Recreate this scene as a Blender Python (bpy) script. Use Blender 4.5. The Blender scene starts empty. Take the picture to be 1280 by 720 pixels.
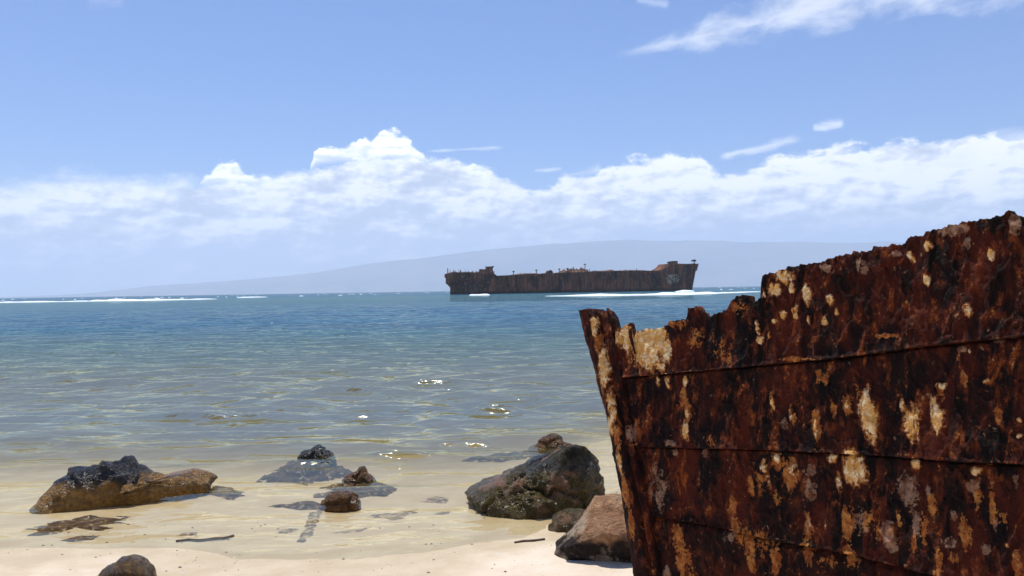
import bpy, math, random
import numpy as np
from mathutils import Matrix, Vector

random.seed(7)
R = math.radians
scene = bpy.context.scene
col = scene.collection

# ------------------------------------------------------------------ camera
F = 1065.0                       # focal length in photo pixels (1280 wide)
H = 1.70                         # eye height above the water
ROLL, PITCH = R(0.893), R(0.134)
fwd = Vector((0, math.cos(PITCH), math.sin(PITCH)))
r0 = Vector((1, 0, 0)); u0 = r0.cross(fwd)
rgt = r0 * math.cos(ROLL) - u0 * math.sin(ROLL)
up = u0 * math.cos(ROLL) + r0 * math.sin(ROLL)
cam = bpy.data.cameras.new('camera'); cam_o = bpy.data.objects.new('camera', cam); col.objects.link(cam_o)
m = Matrix((rgt, up, -fwd)).transposed().to_4x4(); m.translation = (0, 0, H)
cam_o.matrix_world = m
cam.sensor_width = 36.0; cam.lens = 36.0 * F / 1280.0
cam.clip_start = 0.05; cam.clip_end = 120000
scene.camera = cam_o

# ------------------------------------------------------------------ light
SUN_EL, SUN_AZ = R(72), R(-26)   # azimuth from straight ahead (+Y), negative = left
sun = bpy.data.lights.new('sun', 'SUN'); sun.energy = 4.8; sun.angle = R(0.5); sun.color = (1.0, 0.965, 0.90)
sun_o = bpy.data.objects.new('sun', sun); col.objects.link(sun_o)
sdir = Vector((math.sin(SUN_AZ) * math.cos(SUN_EL), math.cos(SUN_AZ) * math.cos(SUN_EL), math.sin(SUN_EL)))
sun_o.rotation_euler = sdir.to_track_quat('Z', 'Y').to_euler()
sun_o.location = (0, 0, 30)

scene.view_settings.view_transform = 'Standard'; scene.view_settings.look = 'None'
scene.view_settings.exposure = 0.08; scene.view_settings.gamma = 1.0
scene.view_settings.use_curve_mapping = False
scene.render.engine = 'CYCLES'
scene.cycles.use_denoising = True; scene.cycles.sample_clamp_direct = 6; scene.cycles.sample_clamp_indirect = 4
scene.cycles.max_bounces = 8; scene.cycles.diffuse_bounces = 3; scene.cycles.glossy_bounces = 3
scene.cycles.transparent_max_bounces = 12; scene.cycles.volume_bounces = 3
scene.cycles.caustics_reflective = False; scene.cycles.caustics_refractive = False


class NT:
    """small helper to write node trees"""
    def __init__(s, tree):
        s.t = tree; tree.nodes.clear()
    def n(s, kind, **kw):
        nd = s.t.nodes.new(kind)
        ins = kw.pop('ins', {})
        for k, v in kw.items(): setattr(nd, k, v)
        for k, v in ins.items(): s.set(nd, k, v)
        return nd
    def set(s, nd, k, v):
        sock = nd.inputs[k]
        if isinstance(v, bpy.types.NodeSocket): s.t.links.new(v, sock)
        elif isinstance(v, bpy.types.Node): s.t.links.new(v.outputs[0], sock)
        else:
            if hasattr(sock.default_value, '__len__') and len(sock.default_value) == 4 and len(v) == 3: v = (*v, 1)
            sock.default_value = v
    def m(s, op, a, b=0.0, c=0.0, clamp=False):
        nd = s.n('ShaderNodeMath', operation=op, use_clamp=clamp)
        s.set(nd, 0, a); s.set(nd, 1, b)
        if op in ('MULTIPLY_ADD',): s.set(nd, 2, c)
        return nd.outputs[0]
    def smooth(s, v, lo, hi, a=0.0, b=1.0):
        nd = s.n('ShaderNodeMapRange', interpolation_type='SMOOTHSTEP')
        s.set(nd, 'Value', v); s.set(nd, 'From Min', lo); s.set(nd, 'From Max', hi)
        s.set(nd, 'To Min', a); s.set(nd, 'To Max', b)
        return nd.outputs[0]
    def lin(s, v, lo, hi, a=0.0, b=1.0):
        nd = s.n('ShaderNodeMapRange')
        s.set(nd, 'Value', v); s.set(nd, 'From Min', lo); s.set(nd, 'From Max', hi)
        s.set(nd, 'To Min', a); s.set(nd, 'To Max', b)
        return nd.outputs[0]
    def noise(s, vec, scale, detail=4.0, rough=0.55, dist=0.0):
        nd = s.n('ShaderNodeTexNoise')
        s.set(nd, 'Vector', vec); s.set(nd, 'Scale', scale); s.set(nd, 'Detail', detail)
        s.set(nd, 'Roughness', rough); s.set(nd, 'Distortion', dist)
        return nd.outputs[0]
    def vmul(s, vec, k):
        nd = s.n('ShaderNodeVectorMath', operation='MULTIPLY'); s.set(nd, 0, vec); s.set(nd, 1, k); return nd.outputs[0]
    def vadd(s, vec, k):
        nd = s.n('ShaderNodeVectorMath', operation='ADD'); s.set(nd, 0, vec); s.set(nd, 1, k); return nd.outputs[0]
    def mix(s, f, a, b):
        nd = s.n('ShaderNodeMix', data_type='RGBA'); s.set(nd, 'Factor', f)
        s.set(nd, 6, a); s.set(nd, 7, b); return nd.outputs[2]
    def ramp(s, f, stops, interp='LINEAR'):
        nd = s.n('ShaderNodeValToRGB'); s.set(nd, 0, f); cr = nd.color_ramp; cr.interpolation = interp
        while len(cr.elements) < len(stops): cr.elements.new(0.5)
        for e, (p, c) in zip(cr.elements, stops):
            e.position = p; e.color = (*c, 1) if hasattr(c, '__len__') else (c, c, c, 1)
        return nd.outputs[0]
    def curve(s, f, pts):
        nd = s.n('ShaderNodeFloatCurve'); s.set(nd, 'Value', f)
        c = nd.mapping.curves[0]
        while len(c.points) < len(pts): c.points.new(0.5, 0.5)
        for p, (x, y) in zip(c.points, pts): p.location = (x, y); p.handle_type = 'AUTO'
        nd.mapping.update(); return nd.outputs[0]
    def bump(s, h, strength=0.5, dist=0.02, normal=None):
        nd = s.n('ShaderNodeBump'); s.set(nd, 'Height', h); s.set(nd, 'Strength', strength); s.set(nd, 'Distance', dist)
        if normal is not None: s.set(nd, 'Normal', normal)
        return nd.outputs[0]


# ------------------------------------------------------------------ sky with its clouds
world = bpy.data.worlds.new('World'); scene.world = world; world.use_nodes = True
w = NT(world.node_tree)
SKY = 0.085
sky = w.n('ShaderNodeTexSky', sky_type='NISHITA', sun_disc=False, sun_elevation=SUN_EL, sun_rotation=SUN_AZ,
          altitude=0, air_density=1.0, dust_density=0.3, ozone_density=3.0)
tc = w.n('ShaderNodeTexCoord')
sep = w.n('ShaderNodeSeparateXYZ', ins={0: tc.outputs['Generated']})
az = w.m('ARCTAN2', sep.outputs[0], sep.outputs[1])
el = w.m('ARCSINE', sep.outputs[2])
cv = w.n('ShaderNodeCombineXYZ', ins={0: az, 1: el}).outputs[0]
azn = w.lin(az, -0.7, 0.7)
def wx(px): return (math.atan((px - 640) / F) + 0.7) / 1.4
def we(px, py): return math.atan((362.5 - 0.0156 * (px - 640) - py) / F)
# top of the long cloud bank
bank = [(-400, 262), (-60, 250), (60, 247), (180, 240), (290, 237), (400, 219), (480, 206), (560, 204), (620, 218), (665, 240),
        (720, 226), (790, 212), (870, 206), (905, 226), (990, 205), (1080, 203), (1180, 200), (1290, 206), (1500, 225), (1700, 240)]
top = w.m('MULTIPLY', w.curve(azn, [(wx(x), we(x, y) / 0.25) for x, y in bank]), 0.25)
n_big = w.noise(w.vmul(cv, (1, 2.2, 1)), 9.0, 6, 0.58)
n_mid = w.noise(w.vadd(w.vmul(cv, (1, 1.8, 1)), (3, 1, 0)), 26.0, 8, 0.62)
edge = w.m('ADD', w.m('SUBTRACT', top, el), 0.006)
edge = w.m('ADD', edge, w.m('MULTIPLY', w.m('SUBTRACT', n_big, 0.5), 0.045))
edge = w.m('ADD', edge, w.m('MULTIPLY', w.m('SUBTRACT', n_mid, 0.5), 0.034))
n_puff = w.noise(w.vmul(cv, (1, 1.1, 1)), 55.0, 8, 0.62)
edge = w.m('ADD', edge, w.m('MULTIPLY', w.m('SUBTRACT', n_puff, 0.5), 0.016))
soft = w.smooth(az, -0.5, -0.15, 0.024, 0.006)
bank_m = w.smooth(edge, w.m('MULTIPLY', soft, -0.5), soft)
# thin places in the bank where the blue shows
thin = w.smooth(w.noise(w.vadd(w.vmul(cv, (1, 4.0, 1)), (8, 4, 0)), 11.0, 5, 0.55), 0.32, 0.46, 0.88, 1.0)
bank_m = w.m('MULTIPLY', bank_m, thin)
# base: the bank dissolves into blue grey haze
base_l = w.curve(azn, [(0, .2), (wx(0), .13), (wx(300), .16), (wx(640), .28), (wx(900), .38), (wx(1280), .36), (1, .3)])
base_e = w.m('ADD', w.m('MULTIPLY', base_l, 0.16), w.m('MULTIPLY', w.m('SUBTRACT', n_mid, 0.5), 0.03))
up_m = w.smooth(w.m('SUBTRACT', el, base_e), -0.025, 0.035)
# cumulus heads standing above the bank: sharp and white
heads = [(-400, 300), (240, 250), (252, 232), (268, 218), (292, 213), (312, 224), (345, 224), (375, 234), (392, 215), (398, 188), (425, 182), (462, 178),
         (478, 170), (492, 163), (512, 176), (530, 192), (560, 199), (600, 209), (625, 240), (1700, 300)]
htop = w.m('MULTIPLY', w.curve(azn, [(wx(x), max(we(x, y), 0) / 0.25) for x, y in heads]), 0.25)
vor = w.n('ShaderNodeTexVoronoi', feature='SMOOTH_F1', ins={'Vector': cv, 'Scale': 62.0, 'Smoothness': 0.6}).outputs[0]
hedge = w.m('SUBTRACT', htop, el)
hedge = w.m('ADD', hedge, w.m('MULTIPLY', w.m('SUBTRACT', n_puff, 0.5), 0.024))
hedge = w.m('ADD', hedge, w.m('MULTIPLY', w.m('SUBTRACT', 0.5, vor), 0.014))
head_m = w.smooth(hedge, -0.001, 0.0045)
hfloor = w.curve(azn, [(0, 0.6), (wx(240), .48), (wx(380), .50), (wx(400), .585), (wx(560), .585), (wx(620), .52), (1, 0.6)])
hl = w.smooth(w.m('SUBTRACT', el, w.m('MULTIPLY', hfloor, 0.25)), -0.006, 0.012)
head_only = w.m('MULTIPLY', head_m, hl)
# wisps: small streaks above the bank and the feather at the upper right
def streak(ax, ay, bx, by, width, dens, scale, seed, taper=0.5):
    a0, e0 = math.atan((ax - 640) / F), we(ax, ay); a1, e1 = math.atan((bx - 640) / F), we(bx, by)
    ln = math.hypot(a1 - a0, e1 - e0); c, s_ = (a1 - a0) / ln, (e1 - e0) / ln
    da = w.m('SUBTRACT', az, a0); de = w.m('SUBTRACT', el, e0)
    t = w.m('DIVIDE', w.m('ADD', w.m('MULTIPLY', da, c), w.m('MULTIPLY', de, s_)), ln)
    q = w.m('SUBTRACT', w.m('MULTIPLY', de, c), w.m('MULTIPLY', da, s_))
    uv = w.n('ShaderNodeCombineXYZ', ins={0: w.m('MULTIPLY', t, ln * 0.45), 1: q, 2: seed}).outputs[0]
    nz = w.noise(uv, scale, 7, 0.6, 0.3)
    wd = w.m('MULTIPLY', width / F, w.m('ADD', w.m('MULTIPLY', w.m('MAXIMUM', w.m('MINIMUM', t, 1.0), 0.0), 1 - taper), taper))
    qn = w.m('ABSOLUTE', w.m('DIVIDE', q, wd))
    v = w.m('ADD', w.m('SUBTRACT', 0.88, qn), w.m('MULTIPLY', w.m('SUBTRACT', nz, 0.5), 2.2))
    mk = w.smooth(v, 0.0, 1.1)
    ends = w.m('MULTIPLY', w.smooth(t, 0.0, 0.12), w.smooth(t, 0.88, 1.05, 1.0, 0.0))
    return w.m('MULTIPLY', w.m('MULTIPLY', mk, ends), dens)
ws = [streak(768, 72, 1480, -36, 94, 0.64, 36, 2.3, 0.06), streak(900, 201, 1004, 183, 11, 0.75, 60, 2.0, 0.6),
      streak(1018, 172, 1058, 169, 11, 0.65, 80, 3.0, 0.8), streak(535, 190, 630, 184, 4, 0.45, 70, 4.0, 0.8),
      streak(668, 214, 705, 211, 4, 0.5, 80, 5.0, 0.8), streak(165, 17, 245, 10, 9, 0.22, 40, 6.0, 0.8),
      streak(112, 40, 160, 32, 14, 0.15, 40, 7.0, 0.9), streak(710, 220, 754, 212, 10, 0.6, 80, 8.0, 0.8),
      streak(800, 2, 842, 12, 9, 0.25, 50, 9.0, 0.9), streak(1230, 205, 1420, 180, 22, 0.55, 40, 10.0, 0.6)]
wisp = ws[0]
for x in ws[1:]: wisp = w.m('MAXIMUM', wisp, x)
# brightness inside the bank
shade_n = w.noise(w.vadd(w.vmul(cv, (1, 2.6, 1)), (0, -0.02, 5)), 15.0, 7, 0.55)
lump_n = w.noise(w.vadd(w.vmul(cv, (1, 2.0, 1)), (2, 0, 9)), 34.0, 7, 0.6)
hgt = w.smooth(edge, 0.0, 0.09, 1.0, 0.12)
br = w.m('ADD', w.m('MULTIPLY', shade_n, 0.9), w.m('MULTIPLY', lump_n, 0.55))
br = w.m('ADD', br, w.m('MULTIPLY', hgt, 0.30))
def relief(scale, off, seed, amt):
    v_ = w.vadd(w.vmul(cv, (1, 1.9, 1)), (seed, 0, 0))
    a_ = w.noise(v_, scale, 5, 0.55); b_ = w.noise(w.vadd(v_, (-off * 0.5, off, 0)), scale, 5, 0.55)
    return w.m('MULTIPLY', w.m('SUBTRACT', a_, b_), amt)
br = w.m('ADD', br, relief(11.0, 0.022, 3.0, 1.5)); br = w.m('ADD', br, relief(32.0, 0.009, 6.0, 0.8))
br = w.m('ADD', br, w.smooth(az, 0.0, 0.4, 0.0, 0.12))
K = 1.2 / SKY
ccol = w.ramp(w.smooth(br, 0.64, 1.16), [(0.0, (.52, .57, .68)), (0.35, (.70, .74, .82)), (0.7, (.90, .92, .96)), (1.0, (1.14, 1.14, 1.13))])
under = w.mix(w.smooth(az, -0.5, 0.15), (0.52, 0.58, 0.69), (0.38, 0.46, 0.66))
ccol = w.mix(up_m, under, ccol)
ccol = w.mix(head_only, ccol, w.mix(w.smooth(w.m('ADD', n_puff, relief(45.0, 0.010, 2.0, 1.2)), 0.30, 0.60), (0.92, 0.96, 1.02), (1.35, 1.35, 1.33)))
mask = w.m('MAXIMUM', w.m('MULTIPLY', bank_m, w.lin(up_m, 0, 1, 0.85, 1.0)), head_only)
mask_w = w.m('MAXIMUM', mask, wisp)
ccol = w.mix(w.m('SUBTRACT', mask_w, mask, clamp=True), ccol, (0.93, 0.95, 1.0))
ccol = w.n('ShaderNodeVectorMath', operation='SCALE', ins={0: ccol, 'Scale': w.smooth(el, 0.02, 0.13, K * 0.98, K * 0.95)}).outputs[0]
# Nishita, slightly cooled
skyc = w.n('ShaderNodeVectorMath', operation='MULTIPLY', ins={0: sky.outputs[0], 1: (0.67, 0.93, 1.38)}).outputs[0]
final = w.mix(mask_w, skyc, ccol)
bg = w.n('ShaderNodeBackground', ins={'Color': final, 'Strength': SKY})
wo = w.n('ShaderNodeOutputWorld', ins={'Surface': bg.outputs[0]})


# ------------------------------------------------------------------ helpers
def ray(px, py):
    """direction of a photo pixel from the camera (arrays allowed), y component normalised to about 1"""
    a = (np.asarray(px, float) - 640) / F; b = (360 - np.asarray(py, float)) / F
    return np.stack([fwd[i] + rgt[i] * a + up[i] * b for i in range(3)], -1)
def on_level(px, py, z=0.0):
    d = ray(px, py); t = (z - H) / d[..., 2]
    p = d * t[..., None]; p[..., 2] += H; return p
def at_y(px, py, y):
    d = ray(px, py); t = y / d[..., 1]
    p = d * t[..., None]; p[..., 2] += H; return p

_perm = np.random.RandomState(3).permutation(256); _perm = np.concatenate([_perm, _perm, _perm])
_grad = np.random.RandomState(5).normal(size=(256, 3)); _grad /= np.linalg.norm(_grad, axis=1)[:, None]
def perlin(p):
    p = np.asarray(p, float); i = np.floor(p).astype(int); f = p - i; i &= 255
    u = f * f * f * (f * (f * 6 - 15) + 10); out = 0
    for dx in (0, 1):
        for dy in (0, 1):
            for dz in (0, 1):
                h = _perm[_perm[_perm[i[..., 0] + dx] + i[..., 1] + dy] + i[..., 2] + dz]
                g = _grad[h]
                dot = g[..., 0] * (f[..., 0] - dx) + g[..., 1] * (f[..., 1] - dy) + g[..., 2] * (f[..., 2] - dz)
                out = out + dot * (u[..., 0] if dx else 1 - u[..., 0]) * (u[..., 1] if dy else 1 - u[..., 1]) * (u[..., 2] if dz else 1 - u[..., 2])
    return out
def fbm(p, oct=5, gain=0.5, ridged=False):
    p = np.asarray(p, float); a, s, out = 1.0, 1.0, 0.0
    for k in range(oct):
        v = perlin(p * s + k * 17.3)
        out = out + a * ((0.5 - np.abs(v)) * 2 - 0.6 if ridged else v)
        a *= gain; s *= 2.03
    return out
def sstep(x, a, b):
    t = np.clip((x - a) / (b - a), 0, 1); return t * t * (3 - 2 * t)

def mesh_np(name, verts, quads, mat, parent=None, smooth=True):
    """link ONE mesh object from numpy arrays of vertices and quads"""
    me = bpy.data.meshes.new(name); v = np.asarray(verts, np.float32); q = np.asarray(quads, np.int32)
    k = q.shape[1]
    me.vertices.add(len(v)); me.vertices.foreach_set('co', v.ravel())
    me.loops.add(q.size); me.loops.foreach_set('vertex_index', q.ravel())
    me.polygons.add(len(q)); me.polygons.foreach_set('loop_start', np.arange(len(q), dtype=np.int32) * k)
    me.polygons.foreach_set('loop_total', np.full(len(q), k, np.int32))
    me.update(calc_edges=True)
    me.polygons.foreach_set('use_smooth', np.full(len(q), smooth, bool))
    me.materials.append(mat)
    o = bpy.data.objects.new(name, me); col.objects.link(o)
    if parent: o.parent = parent
    return o
def grid_quads(nr, nc, off=0, flip=False):
    i = np.arange(nr * nc).reshape(nr, nc) + off
    q = np.stack([i[:-1, :-1], i[:-1, 1:], i[1:, 1:], i[1:, :-1]], -1).reshape(-1, 4)
    return q[:, ::-1] if flip else q
class MB:
    """collects boxes, bars and lumps into one mesh"""
    def __init__(s): s.v = []; s.f = []
    def add(s, v, f):
        o = len(s.v); s.v += [tuple(map(float, p)) for p in v]; s.f += [tuple(i + o for i in q) for q in f]
    def box(s, x0, x1, y0, y1, z0, z1, jit=0.0):
        j = lambda: random.uniform(-jit, jit)
        v = [(x + j(), y + j(), z + j()) for z in (z0, z1) for y in (y0, y1) for x in (x0, x1)]
        s.add(v, [(0, 2, 3, 1), (4, 5, 7, 6), (0, 1, 5, 4), (2, 6, 7, 3), (0, 4, 6, 2), (1, 3, 7, 5)])
    def bar(s, a, b, ra, rb=None, n=6):
        rb = ra if rb is None else rb
        a, b = Vector(a), Vector(b); d = (b - a).normalized(); q = d.to_track_quat('Z', 'Y')
        v = []
        for p, r in ((a, ra), (b, rb)):
            for k in range(n):
                v.append(p + q @ Vector((r * math.cos(k * 2 * math.pi / n), r * math.sin(k * 2 * math.pi / n), 0)))
        s.add(v, [(k, (k + 1) % n, n + (k + 1) % n, n + k) for k in range(n)] + [tuple(range(n))[::-1], tuple(range(n, 2 * n))])
    def prism(s, pts, y0, y1):
        """polygon in x,z pushed along y"""
        n = len(pts); v = [(x, y0, z) for x, z in pts] + [(x, y1, z) for x, z in pts]
        s.add(v, [tuple(range(n)), tuple(range(n, 2 * n))[::-1]] + [(k, n + k, n + (k + 1) % n, (k + 1) % n) for k in range(n)])
    def build(s, name, mat, parent=None, smooth=False):
        me = bpy.data.meshes.new(name); me.from_pydata(s.v, [], s.f); me.update()
        me.materials.append(mat)
        if smooth: me.polygons.foreach_set('use_smooth', [True] * len(me.polygons))
        o = bpy.data.objects.new(name, me); col.objects.link(o)
        if parent: o.parent = parent
        return o
def tag(o, label=None, cat=None, group=None, kind=None):
    if label: o['label'] = label
    if cat: o['category'] = cat
    if group: o['group'] = group
    if kind: o['kind'] = kind
    return o
def empty(name, loc=(0, 0, 0)):
    o = bpy.data.objects.new(name, None); o.location = loc; o.empty_display_size = 0.2; col.objects.link(o); return o
def material(name):
    mt = bpy.data.materials.new(name); mt.use_nodes = True
    n = NT(mt.node_tree); return mt, n
def finish(n, color, rough=0.8, normal=None, spec=0.5, extra=None):
    b = n.n('ShaderNodeBsdfPrincipled'); n.set(b, 'Base Color', color); n.set(b, 'Roughness', rough)
    n.set(b, 'Specular IOR Level', spec)
    if normal is not None: n.set(b, 'Normal', normal)
    n.n('ShaderNodeOutputMaterial', ins={'Surface': b.outputs[0]}); return b

# ------------------------------------------------------------------ ground: beach and seabed in one sheet
def shore_y(x):
    return 5.62 + 0.05 * np.sin(x * 1.3 + 1) + 1.0 * sstep(x, -0.6, 0.9) + 1.2 * sstep(x, 0.5, 1.6)
def ground_z(x, y):
    d = y - shore_y(x)
    sea = -np.interp(d, [0, 1, 2.5, 5, 10, 25, 60, 230, 300, 520, 40000], [0, .035, .10, .28, .50, 1.0, 1.7, 1.9, 1.3, 9, 30])
    land = np.interp(-d, [0, 1, 3, 8, 30, 40000], [0, .045, .13, .30, 1.4, 9])
    z = np.where(d > 0, sea, land)
    p = np.stack([x, y, np.zeros_like(x)], -1)
    near = 1 - sstep(np.abs(y) + np.abs(x), 10, 60)
    return z + near * (0.030 * perlin(p * 0.55) + 0.010 * perlin(p * 1.9 + 7) + 0.007 * perlin(p * 4 + 3) + 0.003 * perlin(p * 11 + 5))

def polar(radii, angles, zf):
    rr, aa = np.meshgrid(radii, angles, indexing='ij')
    x = rr * np.sin(aa); y = rr * np.cos(aa); return x, y

mt, n = material('beach_sand')
g = n.n('ShaderNodeNewGeometry'); P = g.outputs['Position']; sx = n.n('ShaderNodeSeparateXYZ', ins={0: P})
zz = sx.outputs[2]
sc1 = n.noise(P, 3.0, 5, 0.6); sc2 = n.noise(P, 150.0, 3, 0.7); sc3 = n.noise(n.vmul(P, (0.6, 1.6, 1)), 1.1, 6, 0.6, 0.4)
sand = n.mix(n.smooth(sc1, 0.3, 0.7), (0.62, 0.50, 0.37), (0.70, 0.588, 0.455))
sand = n.mix(n.smooth(sc2, 0.55, 0.75, 0.0, 0.45), sand, (0.30, 0.21, 0.13))
sand = n.mix(n.smooth(sc2, 0.25, 0.42, 0.45, 0.0), sand, (0.80, 0.72, 0.60))
zn = n.m('ADD', zz, n.m('MULTIPLY', n.m('SUBTRACT', sc3, 0.5), 0.05))
wet = n.smooth(zn, 0.016, 0.044, 1.0, 0.0)
sand = n.mix(wet, sand, n.mix(n.smooth(sc1, 0.35, 0.7), (0.50, 0.385, 0.235), (0.58, 0.47, 0.31)))
# weed and rubble patches on the seabed further out
weed = n.m('MULTIPLY', n.smooth(n.noise(n.vmul(P, (0.45, 0.8, 1)), 0.55, 6, 0.62), 0.44, 0.60), n.smooth(zz, -0.22, -0.5))
sand = n.mix(n.m('MULTIPLY', weed, 0.85), sand, (0.10, 0.065, 0.03))
bm_ = n.bump(n.m('ADD', n.m('MULTIPLY', sc2, 0.25), n.noise(P, 24, 5, 0.6)), 0.5, 0.02)
finish(n, sand, n.lin(wet, 0, 1, 0.95, 0.55), bm_, n.lin(wet, 0, 1, 0.2, 0.4))
M_sand = mt

ang = np.concatenate([np.linspace(-math.pi, -0.75, 120, endpoint=False), np.linspace(-0.75, 0.75, 520, endpoint=False), np.linspace(0.75, math.pi, 121)])
rad = np.concatenate([[0.05, 1.0], np.geomspace(2.0, 14, 210, endpoint=False), np.geomspace(14, 600, 120, endpoint=False), np.geomspace(600, 22000, 24)])
x, y = polar(rad, ang, None)
v = np.stack([x, y, ground_z(x, y)], -1).reshape(-1, 3)
sand_o = mesh_np('beach', v, grid_quads(*x.shape, flip=True), M_sand)
tag(sand_o, 'pale golden sand beach sloping into the shallow sea', 'beach', kind='structure')

# ------------------------------------------------------------------ sea
mt, n = material('sea_water')
g = n.n('ShaderNodeNewGeometry'); P = g.outputs['Position']; sx = n.n('ShaderNodeSeparateXYZ', ins={0: P})
att = n.n('ShaderNodeAttribute', attribute_name='depth'); dep = att.outputs['Fac']
ly = n.m('DIVIDE', n.m('LOGARITHM', n.m('MAXIMUM', sx.outputs[1], 1.0), 10.0), 4.0)
lw = n.m('ADD', ly, n.m('MULTIPLY', n.m('SUBTRACT', n.noise(n.vmul(P, (0.25, 1, 1)), 0.08, 4, 0.6), 0.5), 0.06))
lg = lambda d: math.log10(d) / 4
scat = n.ramp(lw, [(lg(9), (.26, .20, .075)), (lg(16), (.20, .162, .060)), (lg(24), (.085, .130, .082)), (lg(40), (.022, .092, .100)), (lg(75), (.008, .074, .105)),
                   (lg(130), (.010, .078, .100)), (lg(240), (.028, .100, .098)), (lg(300), (.025, .120, .120)), (lg(345), (.002, .080, .125)), (lg(2000), (.002, .065, .125))])
patch = n.smooth(n.noise(n.vmul(P, (0.35, 1, 1)), 0.16, 5, 0.6), 0.35, 0.65)
scat = n.mix(n.m('MULTIPLY', patch, 0.30), scat, (0.11, 0.075, 0.05))
opac = n.ramp(lw, [(lg(6.3), 0.0), (lg(8), 0.16), (lg(10), 0.42), (lg(15), 0.74), (lg(28), 0.92), (lg(70), 0.97), (lg(200), 1.0)])
opac = n.m('MULTIPLY', opac, n.smooth(dep, 0.0, 0.25))
r1 = n.noise(n.vmul(P, (0.5, 1.0, 1)), 2.6, 1.5, 0.45, 0.3)
r2 = n.noise(n.vmul(P, (0.6, 1.0, 1)), 9.0, 1.5, 0.45, 0.3)
r3 = n.noise(n.vmul(P, (0.35, 1.0, 1)), 0.9, 4, 0.6, 0.2)
hh = n.m('ADD', n.m('MULTIPLY', r1, 0.072), n.m('MULTIPLY', r2, 0.016))
farm = n.smooth(sx.outputs[1], 12, 50)
hh = n.m('ADD', hh, n.m('MULTIPLY', n.m('MULTIPLY', r3, 0.30), farm))
hh = n.m('MULTIPLY', hh, n.smooth(dep, 0.0, 0.10, 0.6, 1.0))
nb = n.bump(hh, 1.0, 1.0)
fr = n.n('ShaderNodeFresnel', ins={'IOR': 1.33, 'Normal': nb}).outputs[0]
fr = n.m('MULTIPLY', fr, n.m('MULTIPLY', n.smooth(dep, 0.0, 0.35, 0.26, 0.64), n.smooth(ly, lg(10), lg(38), 1.0, 0.58)))
tr = n.n('ShaderNodeBsdfTransparent', ins={'Color': n.mix(n.smooth(dep, 0.0, 0.6), (0.97, 0.95, 0.86), (0.76, 0.74, 0.45))})
df = n.n('ShaderNodeBsdfDiffuse', ins={'Color': scat, 'Normal': nb})
gl = n.n('ShaderNodeBsdfGlossy', ins={'Color': n.mix(farm, (0.95, 0.91, 0.66), (0.86, 0.97, 0.97)), 'Roughness': 0.03, 'Normal': nb})
body = n.n('ShaderNodeMixShader', ins={0: opac, 1: tr.outputs[0], 2: df.outputs[0]})
body = n.n('ShaderNodeMixShader', ins={0: fr, 1: body.outputs[0], 2: gl.outputs[0]})
n.n('ShaderNodeOutputMaterial', ins={'Surface': body.outputs[0]})
M_sea = mt

ang = np.linspace(-0.85, 0.85, 1150)
rad = np.concatenate([np.geomspace(4.6, 24, 420, endpoint=False), np.geomspace(24, 130, 420, endpoint=False), np.geomspace(130, 420, 110, endpoint=False), np.geomspace(420, 20000, 40)])
x, y = polar(rad, ang, None)
cell = np.gradient(rad)[:, None] * np.ones_like(x)
depth = np.clip(-ground_z(x, y), 0, None)
rs = np.random.RandomState(11)
z = np.zeros_like(x); dyy = np.zeros_like(x)
grp = 0.62 + 0.6 * np.clip(perlin(np.stack([x * 0.30, y * 0.55, x * 0 + 2], -1)) + 0.45, 0, 1)
amp_d = sstep(depth, 0.002, 0.16) * (0.72 + 0.28 * sstep(depth, 0.1, 0.8))
sel = slice(0, 950)
for k in range(58):
    lam = 0.26 * (3.0 / 0.26) ** (k / 45.0) if k < 46 else 0.65 + 0.08 * (k - 46); kk = 2 * math.pi / lam
    th = rs.normal(0.06, 0.26); a = 0.0088 * lam ** 0.85 * rs.uniform(0.6, 1.3) * (1.45 if 0.55 < lam < 1.6 else 0.75)
    ph = rs.uniform(0, 2 * math.pi)
    arg = kk * (x[sel] * math.sin(th) + y[sel] * math.cos(th)) + ph
    wgt = np.clip(lam / (3.0 * cell[sel]) - 1, 0, 1) * amp_d[sel] * grp[sel]
    e1, e2, p1, p2 = rs.uniform(0.10, 0.22) * kk, rs.uniform(0.08, 0.18) * kk, rs.uniform(0, 6.3), rs.uniform(0, 6.3)
    env = 0.25 + 0.75 * (0.5 + 0.5 * np.sin(e1 * x[sel] + 1.2 * np.sin(e2 * y[sel] * 0.7 + p2) + p1)) * (0.6 + 0.6 * np.sin(e2 * y[sel] + 0.8 * np.sin(e1 * x[sel] * 0.6) + p2))
    z[sel] += 1.75 * a * wgt * env * (np.sin(arg) - 0.24 * np.cos(2 * arg) + 0.20 * np.sin(2 * arg))
# keep the faces of the wavelets from getting steeper than water stands
gy = np.abs(np.gradient(z, axis=0)) / cell; gx = np.abs(np.gradient(z, axis=1)) / (np.gradient(ang)[None] * rad[:, None])
sl = np.hypot(gx, gy)
for _ in range(3): sl[1:-1] = (sl[:-2] + sl[1:-1] * 2 + sl[2:]) / 4; sl[:, 1:-1] = (sl[:, :-2] + sl[:, 1:-1] * 2 + sl[:, 2:]) / 4
z *= 1 / (1 + (sl / 0.33) ** 4)
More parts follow.
